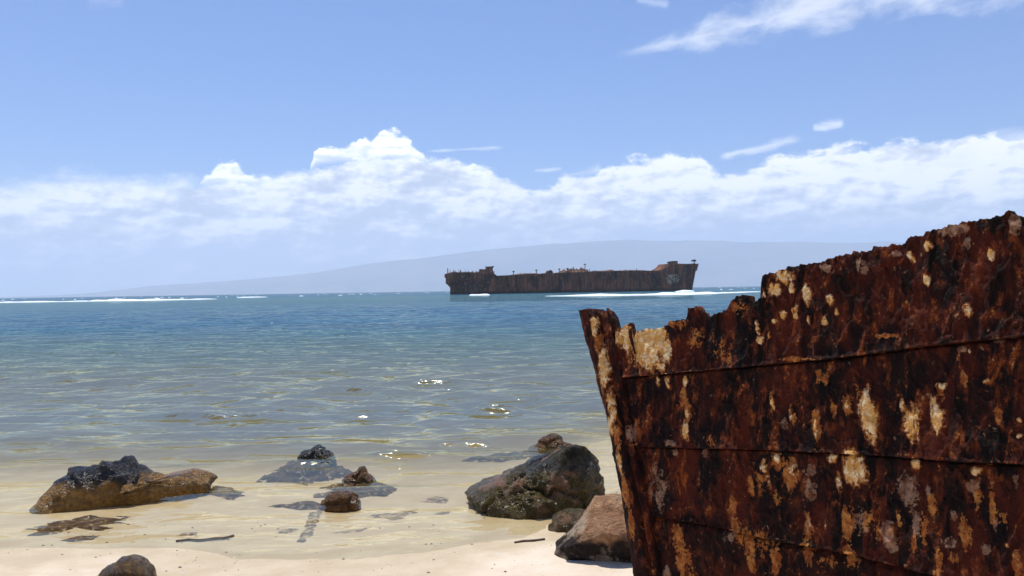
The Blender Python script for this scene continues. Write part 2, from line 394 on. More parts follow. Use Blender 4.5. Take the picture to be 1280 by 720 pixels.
# small wave about to break near the shore
cy = 9.6 + 0.10 * np.sin(x * 1.1 + 0.4) + 0.06 * np.sin(x * 2.7)
pr = sstep(x, -2.3, -1.6) * (1 - sstep(x, 0.55, 1.3)) * (0.8 + 0.2 * np.sin(x * 2.2 + 1))
dd = y - cy
z *= 1 - 0.6 * pr * np.exp(-((dd + 0.1) / 0.5) ** 2)
z += 0.05 * pr * np.where(dd < 0, np.exp(-(dd / 0.22) ** 2), np.exp(-(dd / 0.42) ** 2))
cy2 = 7.35 + 0.10 * np.sin(x * 0.9); dd = y - cy2
z += 0.012 * np.where(dd < 0, np.exp(-(dd / 0.10) ** 2), np.exp(-(dd / 0.4) ** 2)) * sstep(x, -3, -1) * (1 - sstep(x, 0, 0.5))
cy3 = shore_y(x) + 0.10 + 0.12 * np.sin(x * 1.7 + 0.6) + 0.05 * np.sin(x * 5); dd = y - cy3
z += 0.014 * np.where(dd < 0, np.exp(-(dd / 0.05) ** 2), np.exp(-(dd / 0.22) ** 2))
v = np.stack([x, y, z], -1).reshape(-1, 3)
sea_o = mesh_np('sea', v, grid_quads(*x.shape, flip=True), M_sea)
a = sea_o.data.attributes.new('depth', 'FLOAT', 'POINT'); a.data.foreach_set('value', depth.ravel().astype(np.float32))
tag(sea_o, 'clear shallow sea turning from olive to blue towards the horizon', 'sea', kind='structure')

# ------------------------------------------------------------------ far island
mt, n = material('far_island')
P = n.n('ShaderNodeNewGeometry').outputs['Position']
c = n.mix(n.smooth(n.noise(P, 0.0012, 6, 0.6), 0.4, 0.6), (0.13, 0.14, 0.12), (0.21, 0.18, 0.14))
finish(n, c, 0.95, None, 0.1); M_hill = mt
rx_ = np.linspace(-60, 2100, 260)
prof = np.interp(rx_, [-60, 60, 125, 190, 250, 320, 395, 430, 465, 525, 590, 640, 700, 780, 900, 1100, 1400, 1800, 2100],
                 [373, 369.5, 365.5, 357, 353, 348, 340, 334, 328, 322, 313, 308, 303, 299, 300, 302, 310, 330, 345])
YH = 17000.0
prof = prof + sstep(rx_, 560, 760) * 3.5 * fbm(np.stack([rx_ / 60, 0 * rx_, 0 * rx_ + 2], -1), 4) + 0.6 * fbm(np.stack([rx_ / 14, 0 * rx_, 0 * rx_], -1), 3)
ridge = at_y(rx_, prof, YH); bx = ridge[:, 0]; hz = np.clip(ridge[:, 2], 1, None)
rows = np.linspace(-1, 1, 40)
X = np.repeat(bx[None], 40, 0); Y = YH + rows[:, None] * 2400 * np.ones_like(X)
pn = np.stack([X / 900, Y / 900, 0 * X], -1)
shape = np.clip(1 - np.abs(rows[:, None]), 0, 1) ** 0.9
Z = hz[None] * shape * (1 + 0.30 * (1 - shape) * fbm(pn, 4)) + 8 * fbm(pn * 3, 3) * shape - 3
hill = mesh_np('hills', np.stack([X, Y, Z], -1).reshape(-1, 3), grid_quads(*X.shape), M_hill)
tag(hill, 'long hazy blue island slope across the channel', 'island', kind='structure')

# ------------------------------------------------------------------ air
mt, n = material('sea_haze')
vol = n.n('ShaderNodeVolumePrincipled'); n.set(vol, 'Color', (0.74, 0.85, 1.0)); n.set(vol, 'Density', 1.3 / 14000)
n.set(vol, 'Anisotropy', 0.2)
n.n('ShaderNodeOutputMaterial', ins={'Volume': vol.outputs[0]})
b = MB(); b.box(-24000, 24000, -23000, 23000, -33, 1260)
haze = b.build('haze', mt); tag(haze, 'thin pale sea haze over the whole bay', 'haze', kind='stuff')

# ------------------------------------------------------------------ surf on the reef
mt, n = material('sea_foam')
P = n.n('ShaderNodeNewGeometry').outputs['Position']
c = n.mix(n.smooth(n.noise(P, 0.9, 4, 0.6), 0.35, 0.6), (0.62, 0.70, 0.74), (0.88, 0.90, 0.90))
finish(n, c, 0.9, None, 0.2); M_foam = mt
def surf(pts, height, depth_m, label, seed):
    """a broken wave: a lumpy white mound along a line of photo pixels laid on the water"""
    P0 = np.array([on_level(np.array(px), np.array(py)) for px, py in pts])
    m_ = 240; s = np.linspace(0, 1, m_); t = np.linspace(0, 1, len(P0))
    cx = np.interp(s, t, P0[:, 0]); cy_ = np.interp(s, t, P0[:, 1])
    rows_ = np.linspace(-1, 1, 15)
    env = np.clip(np.minimum(s, 1 - s) * 7, 0, 1) ** 0.6
    X = np.repeat(cx[None], 15, 0); nz = fbm(np.stack([X * 0.12, rows_[:, None] * 1.0 + 0 * X, 0 * X + seed], -1), 4)
    wid = env[None] * (0.75 + 0.5 * np.clip(fbm(np.stack([X * 0.05, 0 * X, 0 * X + seed + 4], -1), 3), -1, 1))
    Y = cy_[None] + rows_[:, None] * depth_m * wid
    hgt_ = height * env[None] * np.clip(0.55 + 0.9 * fbm(np.stack([X * 0.07, 0 * X, 0 * X + seed + 9], -1), 4), 0.1, 1.4)
    Z = hgt_ * np.clip(1 - rows_[:, None] ** 2, 0, 1) * (0.8 + 0.5 * nz) - 0.03
    o = mesh_np('breaking_wave', np.stack([X, Y, Z], -1).reshape(-1, 3), grid_quads(*X.shape), M_foam)
    return tag(o, label, 'wave', 'waves breaking on the reef')
surf([(-160, 381), (0, 378.2), (120, 376.6)], 0.75, 10, 'thin white breaking wave at the left edge of the horizon', 1)
surf([(112, 376.3), (190, 375.6), (272, 373.8)], 1.35, 13, 'thick white breaking wave on the reef left of the far ship', 2)
surf([(296, 372.2), (335, 371.4)], 0.6, 8, 'short white breaker between the long left breaker and the far ship', 3)
surf([(586, 369.2), (613, 368.9)], 0.9, 10, 'small white breaker in front of the far ship stern', 4)
surf([(680, 370.2), (760, 369.4), (850, 368.0), (905, 366.2)], 0.75, 15, 'longest white breaker along the hull of the far ship', 5)
surf([(840, 365.8), (900, 366.4), (955, 364.4)], 0.45, 8, 'thin white breaker running right past the far ship bow', 6)
surf([(843, 364.8), (868, 364.2)], 0.9, 6, 'white splash at the foot of the far ship bow', 7)
# tiny whitecaps beyond the reef, too many and too small to count
vv = []; qq = []
for k in range(170):
    d = math.exp(random.uniform(math.log(480), math.log(2600))); a_ = random.uniform(-0.62, 0.62)
    x0, y0 = d * math.sin(a_), d * math.cos(a_)
    L = random.uniform(0.8, 3.2) * (d / 500) ** 0.5; hh_ = random.uniform(0.14, 0.42); D = random.uniform(0.4, 1.2)
    o_ = len(vv); ring = 6
    for j in range(ring + 1):
        s = j / ring; e = math.sin(math.pi * s) ** 0.6
        yy = y0 + random.uniform(-.2, .2)
        vv += [(x0 + (s - .5) * L, yy - D * e, -0.02), (x0 + (s - .5) * L, yy, hh_ * e * random.uniform(.6, 1)), (x0 + (s - .5) * L, yy + D * e, -0.02)]
    for j in range(ring):
        i = o_ + j * 3; qq += [(i, i + 3, i + 4, i + 1), (i + 1, i + 4, i + 5, i + 2)]
wc = mesh_np('whitecaps', np.array(vv), np.array(qq), M_foam); tag(wc, 'scattered tiny whitecaps on the deep blue water beyond the reef', 'whitecaps', kind='stuff')

# ------------------------------------------------------------------ the stranded ship on the reef
def ship_material(name, dark, red, pale, amount):
    mt, n = material(name)
    P = n.n('ShaderNodeTexCoord').outputs['Object']
    s1 = n.noise(n.vmul(P, (0.9, 0.9, 0.10)), 0.9, 6, 0.65); s2 = n.noise(n.vmul(P, (1, 1, 0.6)), 0.16, 6, 0.62); s3 = n.noise(n.vmul(P, (1, 1, .4)), 1.6, 5, 0.65)
    c = n.mix(n.smooth(s1, 0.35, 0.65), dark, red)
    c = n.mix(n.smooth(s2, 0.46, 0.60, 0, 0.85), c, (0.045, 0.026, 0.020))
    c = n.mix(n.smooth(s3, 0.60 - amount, 0.74 - amount, 0, 0.75), c, pale)
    zo = n.n('ShaderNodeSeparateXYZ', ins={0: P}).outputs[2]
    c = n.mix(n.smooth(zo, 0.6, 1.8, 0.8, 0.0), c, (0.03, 0.022, 0.016))
    finish(n, c, 0.9, n.bump(s3, 0.8, 0.3), 0.15); return mt
M_hull = ship_material('ship_rust', (0.10, 0.042, 0.024), (0.30, 0.12, 0.056), (0.45, 0.31, 0.21), 0.05)
M_deck = ship_material('ship_deck_rust', (0.10, 0.06, 0.04), (0.27, 0.13, 0.075), (0.48, 0.35, 0.23), 0.06)
M_pale = ship_material('ship_bare_concrete', (0.40, 0.27, 0.16), (0.60, 0.44, 0.28), (0.75, 0.62, 0.44), 0.12)
SY0 = 418.0                                                   # distance of the stern; the bow lies further out
pS = on_level(np.array(572.0), np.array(368.2)); kY = SY0
ax_a = at_y(np.array(558.0), np.array(368), SY0); ax_b = at_y(np.array(870.0), np.array(362), SY0 + 26)
SL = float(np.hypot(ax_b[0] - ax_a[0], 26.0)); yaw = math.atan2(26.0, ax_b[0] - ax_a[0])
ship = empty('shipwreck', (float(ax_a[0]), SY0, 0)); ship.rotation_euler = (0, 0, yaw)
tag(ship, 'long dark rusted ship wreck stranded on the reef at the horizon', 'shipwreck')
U = SL / 315.0                                                # metres per photo pixel along the ship
BW = 15.0                                                     # beam
def sx_(px): return (px - 555) * U                            # photo column -> station along the ship
def plan_half(s):
    t = s / SL
    return (BW / 2) * (1 - np.clip((0.10 - t) / 0.10, 0, 1) ** 2.2 * 0.55) * (1 - np.clip((t - 0.86) / 0.14, 0, 1) ** 2.0 * 0.97)
def deck_z(s):
    px = s / U + 555
    return np.interp(px, [553, 600, 620, 700, 760, 820, 872], [8.7, 8.7, 8.9, 9.8, 10.4, 10.4, 10.6])
nst = 260; st = np.linspace(0, SL, nst); lv = np.linspace(0, 1, 22)
V = []
for side in (-1, 1):
    S = np.repeat(st[None], 22, 0); T = np.repeat(lv[:, None], nst, 1)
    dz = deck_z(S); Zz = -1.5 + T * (dz + 1.5)
    half = plan_half(S)
    # stern overhang: the lower hull is cut away, bow rakes forward
    cut = np.clip((0.055 - S / SL) / 0.055, 0, 1)
    half = half * np.where(Zz < 5.2, 1 - cut * 0.9, 1 - 0.3 * cut)
    rake = (S / SL > 0.9) * np.clip((S / SL - 0.9) / 0.1, 0, 1) ** 1.5 * (Zz - dz) * 0.22
    back = np.clip((0.06 - S / SL) / 0.06, 0, 1) * np.clip((5.4 - Zz) / 2.0, 0, 1) * 1.9
    rib = 0.10 * np.sin(S * 2 * math.pi / 2.9) + 0.15 * fbm(np.stack([S * 0.5, T * 3, 0 * S + side], -1), 4)
    V.append(np.stack([S + rake + back, side * (half + rib), Zz], -1))
v = np.concatenate([a_.reshape(-1, 3) for a_ in V]); N1 = 22 * nst
q = [grid_quads(22, nst), grid_quads(22, nst, N1, flip=True)]
i0 = np.arange(nst) + 21 * nst
q.append(np.stack([i0[:-1], i0[1:], i0[1:] + N1, i0[:-1] + N1], -1))
e0 = np.arange(22) * nst
q.append(np.stack([e0[:-1], e0[1:], e0[1:] + N1, e0[:-1] + N1], -1))
q.append(np.stack([e0[:-1], e0[1:], e0[1:] + N1, e0[:-1] + N1], -1) + (nst - 1))
hull_o = mesh_np('hull', v, np.concatenate(q), M_hull, ship)
# raised forecastle with its own plating
def side_wall(name, pxs, top_px, zbase, mat, y_in=0.25, base=None):
    s = np.array([sx_(p) for p in pxs]); f = np.linspace(0, 1, 120); ss = np.interp(f, np.linspace(0, 1, len(s)), s)
    tz = np.interp(ss, s, top_px) + 0.55 * fbm(np.stack([ss * 1.1, 0 * ss, 0 * ss + 5], -1), 4)
    rows_ = np.linspace(0, 1, 10); V = []
    for side in (-1, 1):
        S = np.repeat(ss[None], 10, 0); Zz = deck_z(S) - 0.4 + rows_[:, None] * (tz[None] - deck_z(S) + 0.4)
        half = plan_half(S) + 0.16 + 0.12 * fbm(np.stack([S * 0.6, Zz, 0 * S + side], -1), 3)
        rake = (S / SL > 0.9) * np.clip((S / SL - 0.9) / 0.1, 0, 1) ** 1.5 * (Zz - deck_z(S)) * 0.30
        V.append(np.stack([S + rake, side * half, Zz], -1))
    k = 120; N = 10 * k; v = np.concatenate([a_.reshape(-1, 3) for a_ in V])
    q = [grid_quads(10, k), grid_quads(10, k, N, flip=True)]
    i = np.arange(k) + 9 * k; q.append(np.stack([i[:-1], i[1:], i[1:] + N, i[:-1] + N], -1))
    for c0 in (0, k - 1):
        e = np.arange(10) * k + c0; q.append(np.stack([e[:-1], e[1:], e[1:] + N, e[:-1] + N], -1))
    return mesh_np(name, v, np.concatenate(q), mat, ship)
fc = side_wall('forecastle', [817, 824, 828, 850, 871.5], [10.6, 12.0, 13.8, 13.7, 13.9], 0, M_hull)
side_wall('stern_bulwark', [554, 560, 575, 600, 612], [10.0, 10.6, 10.7, 10.4, 9.5], 0, M_hull)
# pale bare patch on the bow, darker wale and rust band along the side
def side_strip(name, p0, p1, z0, z1, mat, out=0.2, ragged=0.0, seed=0):
    k = 60; ss = np.linspace(sx_(p0), sx_(p1), k); r_ = np.linspace(0, 1, 5)
    S = np.repeat(ss[None], 5, 0)
    if callable(z0): z0, z1 = z0(ss), z1(ss)
    lo = z0 + ragged * fbm(np.stack([ss * .5, 0 * ss, 0 * ss + seed], -1), 4); hi = z1 + ragged * fbm(np.stack([ss * .5, 0 * ss + 4, 0 * ss + seed], -1), 4)
    env = np.clip(np.minimum(np.linspace(0, 1, k), np.linspace(1, 0, k)) * 5, 0.15, 1)
    mid = (lo + hi) / 2; hw = (hi - lo) / 2 * env
    Zz = mid[None] + (r_[:, None] * 2 - 1) * hw[None]
    F_ = np.stack([S, -(plan_half(S) + out + 0.10), Zz], -1); B_ = np.stack([S, -(plan_half(S) - 0.35), Zz], -1)
    v = np.concatenate([F_.reshape(-1, 3), B_.reshape(-1, 3)]); N = 5 * k
    q = [grid_quads(5, k), grid_quads(5, k, N, flip=True)]
    for r0_ in (0, 4):
        i = np.arange(k) + r0_ * k; q.append(np.stack([i[:-1], i[1:], i[1:] + N, i[:-1] + N], -1))
    for c0 in (0, k - 1):
        e = np.arange(5) * k + c0; q.append(np.stack([e[:-1], e[1:], e[1:] + N, e[:-1] + N], -1))
    return mesh_np(name, v, np.concatenate(q), mat, ship)
side_strip('rubbing_strake', 742, 825, 6.9, 7.35, M_deck, 0.25, 0.1, 3)
side_strip('bare_patch', 823, 842, 3.9, 8.2, M_pale, 0.12, 1.2, 5)['label'] = 'pale bare patch of hull below the forecastle'
side_strip('bare_patch', 575, 594, 0.6, 4.0, M_deck, 0.10, 0.5, 7)['label'] = 'brownish worn patch low on the stern'
side_strip('gunwale', 610, 822, lambda q_: deck_z(q_) - 0.45, lambda q_: deck_z(q_) + 0.15, M_deck, 0.14, 0.22, 9)
for p in (672, 708, 759, 787, 822): side_strip('side_frame', p - 0.9, p + 0.9, 0.8, 9.2 if p < 700 else 10.2, M_deck, 0.22, 0.1, p)
# wreckage on deck
def heap(name, px0, px1, hgt, seed, mat=M_deck):
    k = 46; ss = np.linspace(sx_(px0), sx_(px1), k); r_ = np.linspace(-1, 1, 13); S = np.repeat(ss[None], 13, 0)
    env = np.clip(np.minimum(np.linspace(0, 1, k), np.linspace(1, 0, k)) * 8, 0, 1)
    nz = np.abs(fbm(np.stack([S * 0.8, r_[:, None] * 2 + 0 * S, 0 * S + seed], -1), 5)) * 2.0
    Zz = deck_z(S) - 0.3 + env[None] * (1 - r_[:, None] ** 4) * hgt * (0.25 + nz)
    o = mesh_np(name, np.stack([S, r_[:, None] * 6 + 0 * S, Zz], -1).reshape(-1, 3), grid_quads(13, k), mat, ship, smooth=False); return o
heap('deck_wreckage', 557, 612, 2.6, 2)
heap('deck_wreckage', 692, 730, 2.4, 4); heap('deck_wreckage', 620, 820, 0.9, 6)
random.seed(21)
b = MB()
for k in range(26):
    a_ = random.uniform(558, 612); s0 = sx_(a_); zb = 9.8
    b.bar((s0, random.uniform(-5, 5), zb - 1), (s0 + random.uniform(-1.6, 1.6), random.uniform(-5, 5), zb + random.uniform(0.6, 2.6)), 0.16, 0.1, 5)
b.build('twisted_beam', M_deck, ship)
b = MB(); b.prism([(sx_(593), 10.2), (sx_(611), 9.2), (sx_(609), 12.2), (sx_(611), 13.6), (sx_(602), 13.3), (sx_(601), 12.0), (sx_(594), 12.2)], -4.5, -1.5)
b.box(sx_(602), sx_(610), -4.8, -0.5, 13.0, 13.5, 0.15); b.build('deckhouse_ruin', M_deck, ship)
for p, h_ in ((634, 2.1), (662, 2.2), (690, 2.4), (722, 4.3), (728, 1.6), (787, 1.2), (642, 1.0), (655, 0.9), (700, 2.4), (553.6, 0)):
    if not h_: continue
    b = MB(); s0 = sx_(p); zb = float(deck_z(np.array(s0)))
    b.bar((s0, -5, zb - 0.5), (s0 + random.uniform(-.2, .2), -5, zb + h_), 0.22, 0.15, 6)
    if h_ > 1.8: b.box(s0 - .5, s0 + .5, -5.3, -4.7, zb + h_ - .6, zb + h_ - .1, .1)
    b.build('deck_post', M_hull, ship)
b = MB(); s0 = sx_(679); zb = float(deck_z(np.array(s0)))
b.bar((s0, -5.5, zb + .6), (s0, 1, zb + .6), 1.15, 1.0, 12); b.build('winch_drum', M_hull, ship)
b = MB(); b.bar((sx_(868), 0, 13.8), (sx_(868.5), 0, 16.2), .25, .2); b.box(sx_(865), sx_(870), -1, 1, 15.2, 15.8, .2); b.build('bow_fitting', M_hull, ship)
b = MB(); b.box(sx_(835), sx_(842), -4, 3, 14.0, 15.2, .3); b.build('forecastle_hatch', M_deck, ship)
b = MB(); b.bar((sx_(556), -3.5, 8.5), (sx_(556), -3.5, 12.8), .3, .2); b.build('stern_post', M_hull, ship)

# ------------------------------------------------------------------ the rusted bow on the beach
mt, n = material('flaking_rust')
P = n.n('ShaderNodeNewGeometry').outputs['Position']
at = n.n('ShaderNodeAttribute', attribute_name='marks'); mk = n.n('ShaderNodeSeparateColor', ins={0: at.outputs['Color']})
Pst = n.vmul(P, (1, 1, 0.45))
a1 = n.noise(Pst, 7.0, 7, 0.62, 0.4); a2 = n.noise(Pst, 22.0, 7, 0.66, 0.5); a3 = n.noise(P, 70.0, 5, 0.7)
a4 = n.noise(n.vadd(Pst, (5, 2, 1)), 12.0, 6, 0.62, 0.6); a5 = n.noise(n.vadd(P, (1, 9, 4)), 34.0, 6, 0.65, 0.3)
c = n.mix(n.smooth(a1, 0.41, 0.63), (0.0055, 0.0028, 0.0024), (0.066, 0.0105, 0.004))
c = n.mix(n.smooth(a2, 0.48, 0.66, 0, 0.8), c, (0.15, 0.027, 0.006))
c = n.mix(n.smooth(a4, 0.60, 0.73, 0, 0.85), c, (0.33, 0.080, 0.013))
c = n.mix(n.smooth(a4, 0.47, 0.34, 0, 0.9), c, (0.0055, 0.0035, 0.0035))
c = n.mix(n.smooth(a5, 0.645, 0.73, 0, 0.8), c, (0.42, 0.25, 0.13))
c = n.mix(n.smooth(n.noise(n.vadd(P, (7, 3, 2)), 3.2, 5, 0.62, 0.5), 0.50, 0.64, 0, 0.7), c, (0.007, 0.0035, 0.0032))
c = n.mix(n.smooth(a3, 0.52, 0.75, 0, 0.35), c, (0.013, 0.008, 0.008))
nz = n.m('ADD', n.m('MULTIPLY', n.m('SUBTRACT', a2, 0.5), 3.0), n.m('MULTIPLY', n.m('SUBTRACT', a3, 0.5), 2.2))
def mark(sock, lo=0.42, hi=0.62): return n.smooth(n.m('ADD', sock, nz), lo, hi)
c = n.mix(n.m('MULTIPLY', mark(mk.outputs[1]), 0.9), c, n.mix(n.smooth(a5, 0.4, 0.62), (0.26, 0.065, 0.014), (0.50, 0.20, 0.045)))
c = n.mix(n.m('MULTIPLY', mark(mk.outputs[2]), 0.68), c, n.mix(n.smooth(a5, 0.38, 0.62), (0.15, 0.065, 0.035), (0.42, 0.25, 0.155)))
c = n.mix(n.m('MULTIPLY', mark(mk.outputs[0], 0.16, 0.42), 0.85), c, (0.22, 0.060, 0.013))
c = n.mix(mark(mk.outputs[0], 0.42, 0.86), c, n.mix(n.smooth(a5, 0.42, 0.66), (0.62, 0.31, 0.075), (0.86, 0.70, 0.42)))
hgt_n = n.m('ADD', n.m('MULTIPLY', a2, 0.5), n.m('MULTIPLY', a3, 0.3)); hgt_n = n.m('ADD', hgt_n, n.m('MULTIPLY', a5, 0.35))
finish(n, c, n.lin(a2, 0.3, 0.7, 0.9, 0.7), n.bump(hgt_n, 1.0, 0.025), 0.14); M_rust = mt

PX0, PY0 = 0.513, 4.2                                         # plan position of the stem
C1, C2, LEAN = 0.90, -0.10, 0.10
def on_hull(px, py):
    """photo pixel -> point on the bow's curved, slightly leaning side"""
    d = ray(px, py)
    # X = PX0 + C1 u + C2 u^2 + LEAN*(z-1),  u = PY0 - Y
    A = C2 * d[..., 1] ** 2
    B = -d[..., 0] - C1 * d[..., 1] - 2 * C2 * PY0 * d[..., 1] + LEAN * d[..., 2]
    Cc = PX0 + C1 * PY0 + C2 * PY0 ** 2 + LEAN * (H - 1)
    disc = np.sqrt(np.maximum(B * B - 4 * A * Cc, 0))
    t = (-B - disc) / (2 * A); t2 = (-B + disc) / (2 * A)
    t = np.where((t > 0) & ((t < t2) | (t2 <= 0)), t, t2)
    p = d * t[..., None]; p[..., 2] += H; return p
edge_pts = np.array([(740, 389), (757, 388), (763, 392.5), (771, 407), (777.5, 413), (784, 403), (788.6, 405), (792, 426), (796.6, 418), (804.6, 413), (819, 411.7),
    (835, 407), (841, 400.5), (847.7, 402.7), (859, 398), (862, 387.7), (868, 385), (875, 385), (881, 391), (884.4, 400.5), (894, 392.5), (908, 387.7), (916, 375),
    (926, 370), (938.7, 370), (940, 380), (948, 378), (952, 370), (953, 343.7), (962.7, 343), (972, 340), (985, 334), (1000, 333), (1032, 325.5), (1064, 317),
    (1076.6, 317.5), (1092.6, 308.5), (1121, 307), (1137, 298), (1160, 290), (1179, 285.5), (1204, 278.5), (1223.5, 276), (1249, 272), (1265, 265), (1274.6, 273),
    (1290, 272), (1330, 262), (1400, 250), (1500, 232), (1600, 214)], float)
def jag(x, s): return perlin(np.stack([x / s, 0 * x + s, 0 * x], -1))
def L_top(x): return np.interp(x, edge_pts[:, 0], edge_pts[:, 1]) + (4.5 + 3.5 * (x < 952)) * jag(x, 5.0) + 4.5 * jag(x, 2.6) + 4 * jag(x, 11)
def L_1(x): return np.interp(x, [777, 873, 1065, 1154, 1275, 1600], [471, 463, 445, 432, 420, 388]) + 1.6 * jag(x, 17) + 0.8 * jag(x, 4)
def L_2(x): return np.interp(x, [797, 963, 1103, 1205, 1280, 1600], [557, 561, 568, 576, 579, 596]) + 1.6 * jag(x + 90, 19) + 0.8 * jag(x + 90, 5)
def L_3(x): return np.interp(x, [816, 911, 975, 1039, 1135, 1280, 1600], [642, 659, 675, 685, 708, 745, 830]) + 1.8 * jag(x + 50, 19) + 0.8 * jag(x + 50, 5)
def L_4(x): return np.interp(x, [800, 835, 1280, 1600], [815, 835, 1130, 1340])
def stem_r(y): return np.interp(y, [380, 395, 471, 557, 642, 720, 835], [752, 762, 781, 798, 817, 829, 846])
def stem_l(y): return np.interp(y, [380, 388, 445, 528, 643, 720, 835], [724, 727, 742, 765, 784, 798, 822])

MARKS = [  # x, y, rx, ry, kind (0 cream paint, 1 orange, 2 pinkish grey), strength
 (812,434,21,27,0,1.15),(800,428,12,20,0,1.0),(832,436,9,16,0,.9),(776,424,6,12,0,.9),(822,418,14,8,0,1.0),(828,452,7,12,0,.9),(783,420,9,16,0,1),(800,450,7,10,0,.6),(753,408,4,12,0,.9),(764,462,6,26,0,.9),
 (948,409,3.5,7,0,1),(969,402,2.5,3,0,1),(951,425,4.5,5,0,1),(963,419,2.5,5,0,.9),(969,363,9,7,0,1),(982,345,13,8,0,.9),(990,359,6,6,0,.9),(995,390,4.5,8,0,1),(980,392,5.5,5,0,.9),
 (955,370,3,5,0,.9),(859,477,3,6,0,.9),(835,477,2.5,8,0,.8),(822,475,3,7,0,.7),(854,404,8,6,1,1),(841,404,5,5,1,.8),
 (1010,370,5,12,0,1),(1041,375,6,7,0,1),(1013,399,3,6,0,1),(1032,335,9,6,2,1),(1078,335,9,9,2,1),(1121,317,7,4,2,.9),(1139,319,4.5,7,0,.9),(1161,308,6,6,0,.95),(1161,351,4.5,6,0,1),
 (1191,287,20,7,2,1.1),(1270,279,9,13,2,1.1),(1240,320,4.5,7,0,.9),(1214,388,6.5,8,0,1),(1211,305,5,9,2,.8),(1048,390,3,4.5,0,.9),(1033,402,3.5,5,0,.8),(1177,482,9,4,0,.9),
 (1204,436,8,3.5,2,.9),(1236,477,6,3.5,0,.9),(1246,424,9,4,2,.8),(1215,440,4,3,0,.8),(1110,420,16,3,1,.8),(1000,449,30,2.5,1,.7),
 (1024,531,7,20,1,.9),(1024,536,4,12,0,.65),(1062,508,7,12,1,1),(1062,505,4,6,0,.7),(1088,517,11,28,0,1.1),(1142,531,10,20,0,1),(1128,504,4.5,10,0,.8),(1169,509,6.5,11,0,.85),(1177,525,10,15,0,.95),
 (1070,586,15,20,0,1.15),(1041,573,7,6,0,.8),(1049,602,5,13,0,.8),(1013,589,8,8,2,.9),(1014,611,8,13,2,.9),(1014,659,6,17,1,.9),(1014,656,4,9,2,.8),(1147,579,8,5,0,.85),
 (1137,614,14,21,2,.9),(1116,669,12,18,2,.9),(1220,589,7,5,0,.85),(1147,653,5.5,14,2,.85),(1249,650,7,15,1,.7),(1250,658,7,9,2,.7),(1236,685,8,7,2,.9),(1262,681,3.5,3.5,0,.9),(1080,656,10,17,2,.6),
 (1188,678,10,7,2,.8),(1271,603,5,9,2,.85),(1276,525,3.5,3.5,0,.9),(1276,544,3.5,3,0,.9),(1220,608,10,9,2,.75),(1161,614,3,6,2,.8),(1193,643,5.5,6,2,.8),
 (860,538,4,13,0,.75),(841,553,9,4,2,.8),(969,504,2.5,8,0,.95),(991,515,3.5,9,0,.8),(983,531,6,9,2,.8),(956,582,4.5,7,0,.8),(975,576,9,10,1,1),(975,574,5,7,0,.7),(991,595,10,19,1,.95),(993,590,6,9,0,.7),
 (825,608,12,24,2,.7),(940,608,4.5,11,1,1),(911,669,9,8,2,.75),(848,678,7,22,1,.9),(937,685,7,28,1,.85),(969,697,7,24,1,.8),(862,517,3,6,0,.8),(793,541,5,9,2,.7),(880,567,4.5,5.5,2,.8),(844,565,6,4,2,.8),
 (835,715,5.5,9,2,1),(1040,700,20,8,1,.6),(960,600,5,9,0,.5),(774,506,5,18,0,1),(773,531,5,12,0,.9),(782,551,5,16,1,1),(784,578,3.5,15,0,.85),(790,610,5,26,1,.7),(800,650,5,22,1,.6),(757,430,4,18,1,.8),
 (870,420,10,18,1,.55),(905,440,14,14,1,.45),(925,385,10,10,1,.5)]
_r = random.Random(17)
for _ in range(26):                                                          # more rust streaks low on the side
    MARKS.append((_r.uniform(830, 1280), _r.uniform(600, 720), _r.uniform(4, 9), _r.uniform(9, 26), 1, _r.uniform(0.6, 0.9)))
for _ in range(14):
    MARKS.append((_r.uniform(850, 1280), _r.uniform(470, 560), _r.uniform(3, 6), _r.uniform(6, 16), 1, _r.uniform(0.55, 0.8)))
def marks_of(px, py):
    out = np.full(px.shape + (4,), -0.22); out[..., 3] = 1
    wx_ = px + 2.5 * perlin(np.stack([px / 7, py / 9, 0 * px], -1)); wy_ = py + 4 * perlin(np.stack([px / 8, py / 9, 0 * px + 3], -1))
    for mx, my, rx, ry, kd, s in MARKS:
        q = ((wx_ - mx - 0.10 * (wy_ - my)) / (rx * 0.88)) ** 2 + ((wy_ - my) / (ry * 1.05)) ** 2
        out[..., kd] = np.maximum(out[..., kd], s * np.clip(1.12 - 0.58 * q, -0.3, 1))
    for Lk, ph in ((L_1, 1.0), (L_2, 4.0), (L_3, 9.0)):                      # rust weeping along the lap joints
        e = np.exp(-((py - Lk(px) + 2.0) / 2.2) ** 2) * np.clip(0.45 + 1.6 * perlin(np.stack([px / 26, 0 * px + ph, 0 * px], -1)), 0, 1)
        out[..., 1] = np.maximum(out[..., 1], 0.62 * e - 0.2)
    return np.clip(out, -0.3, 2)

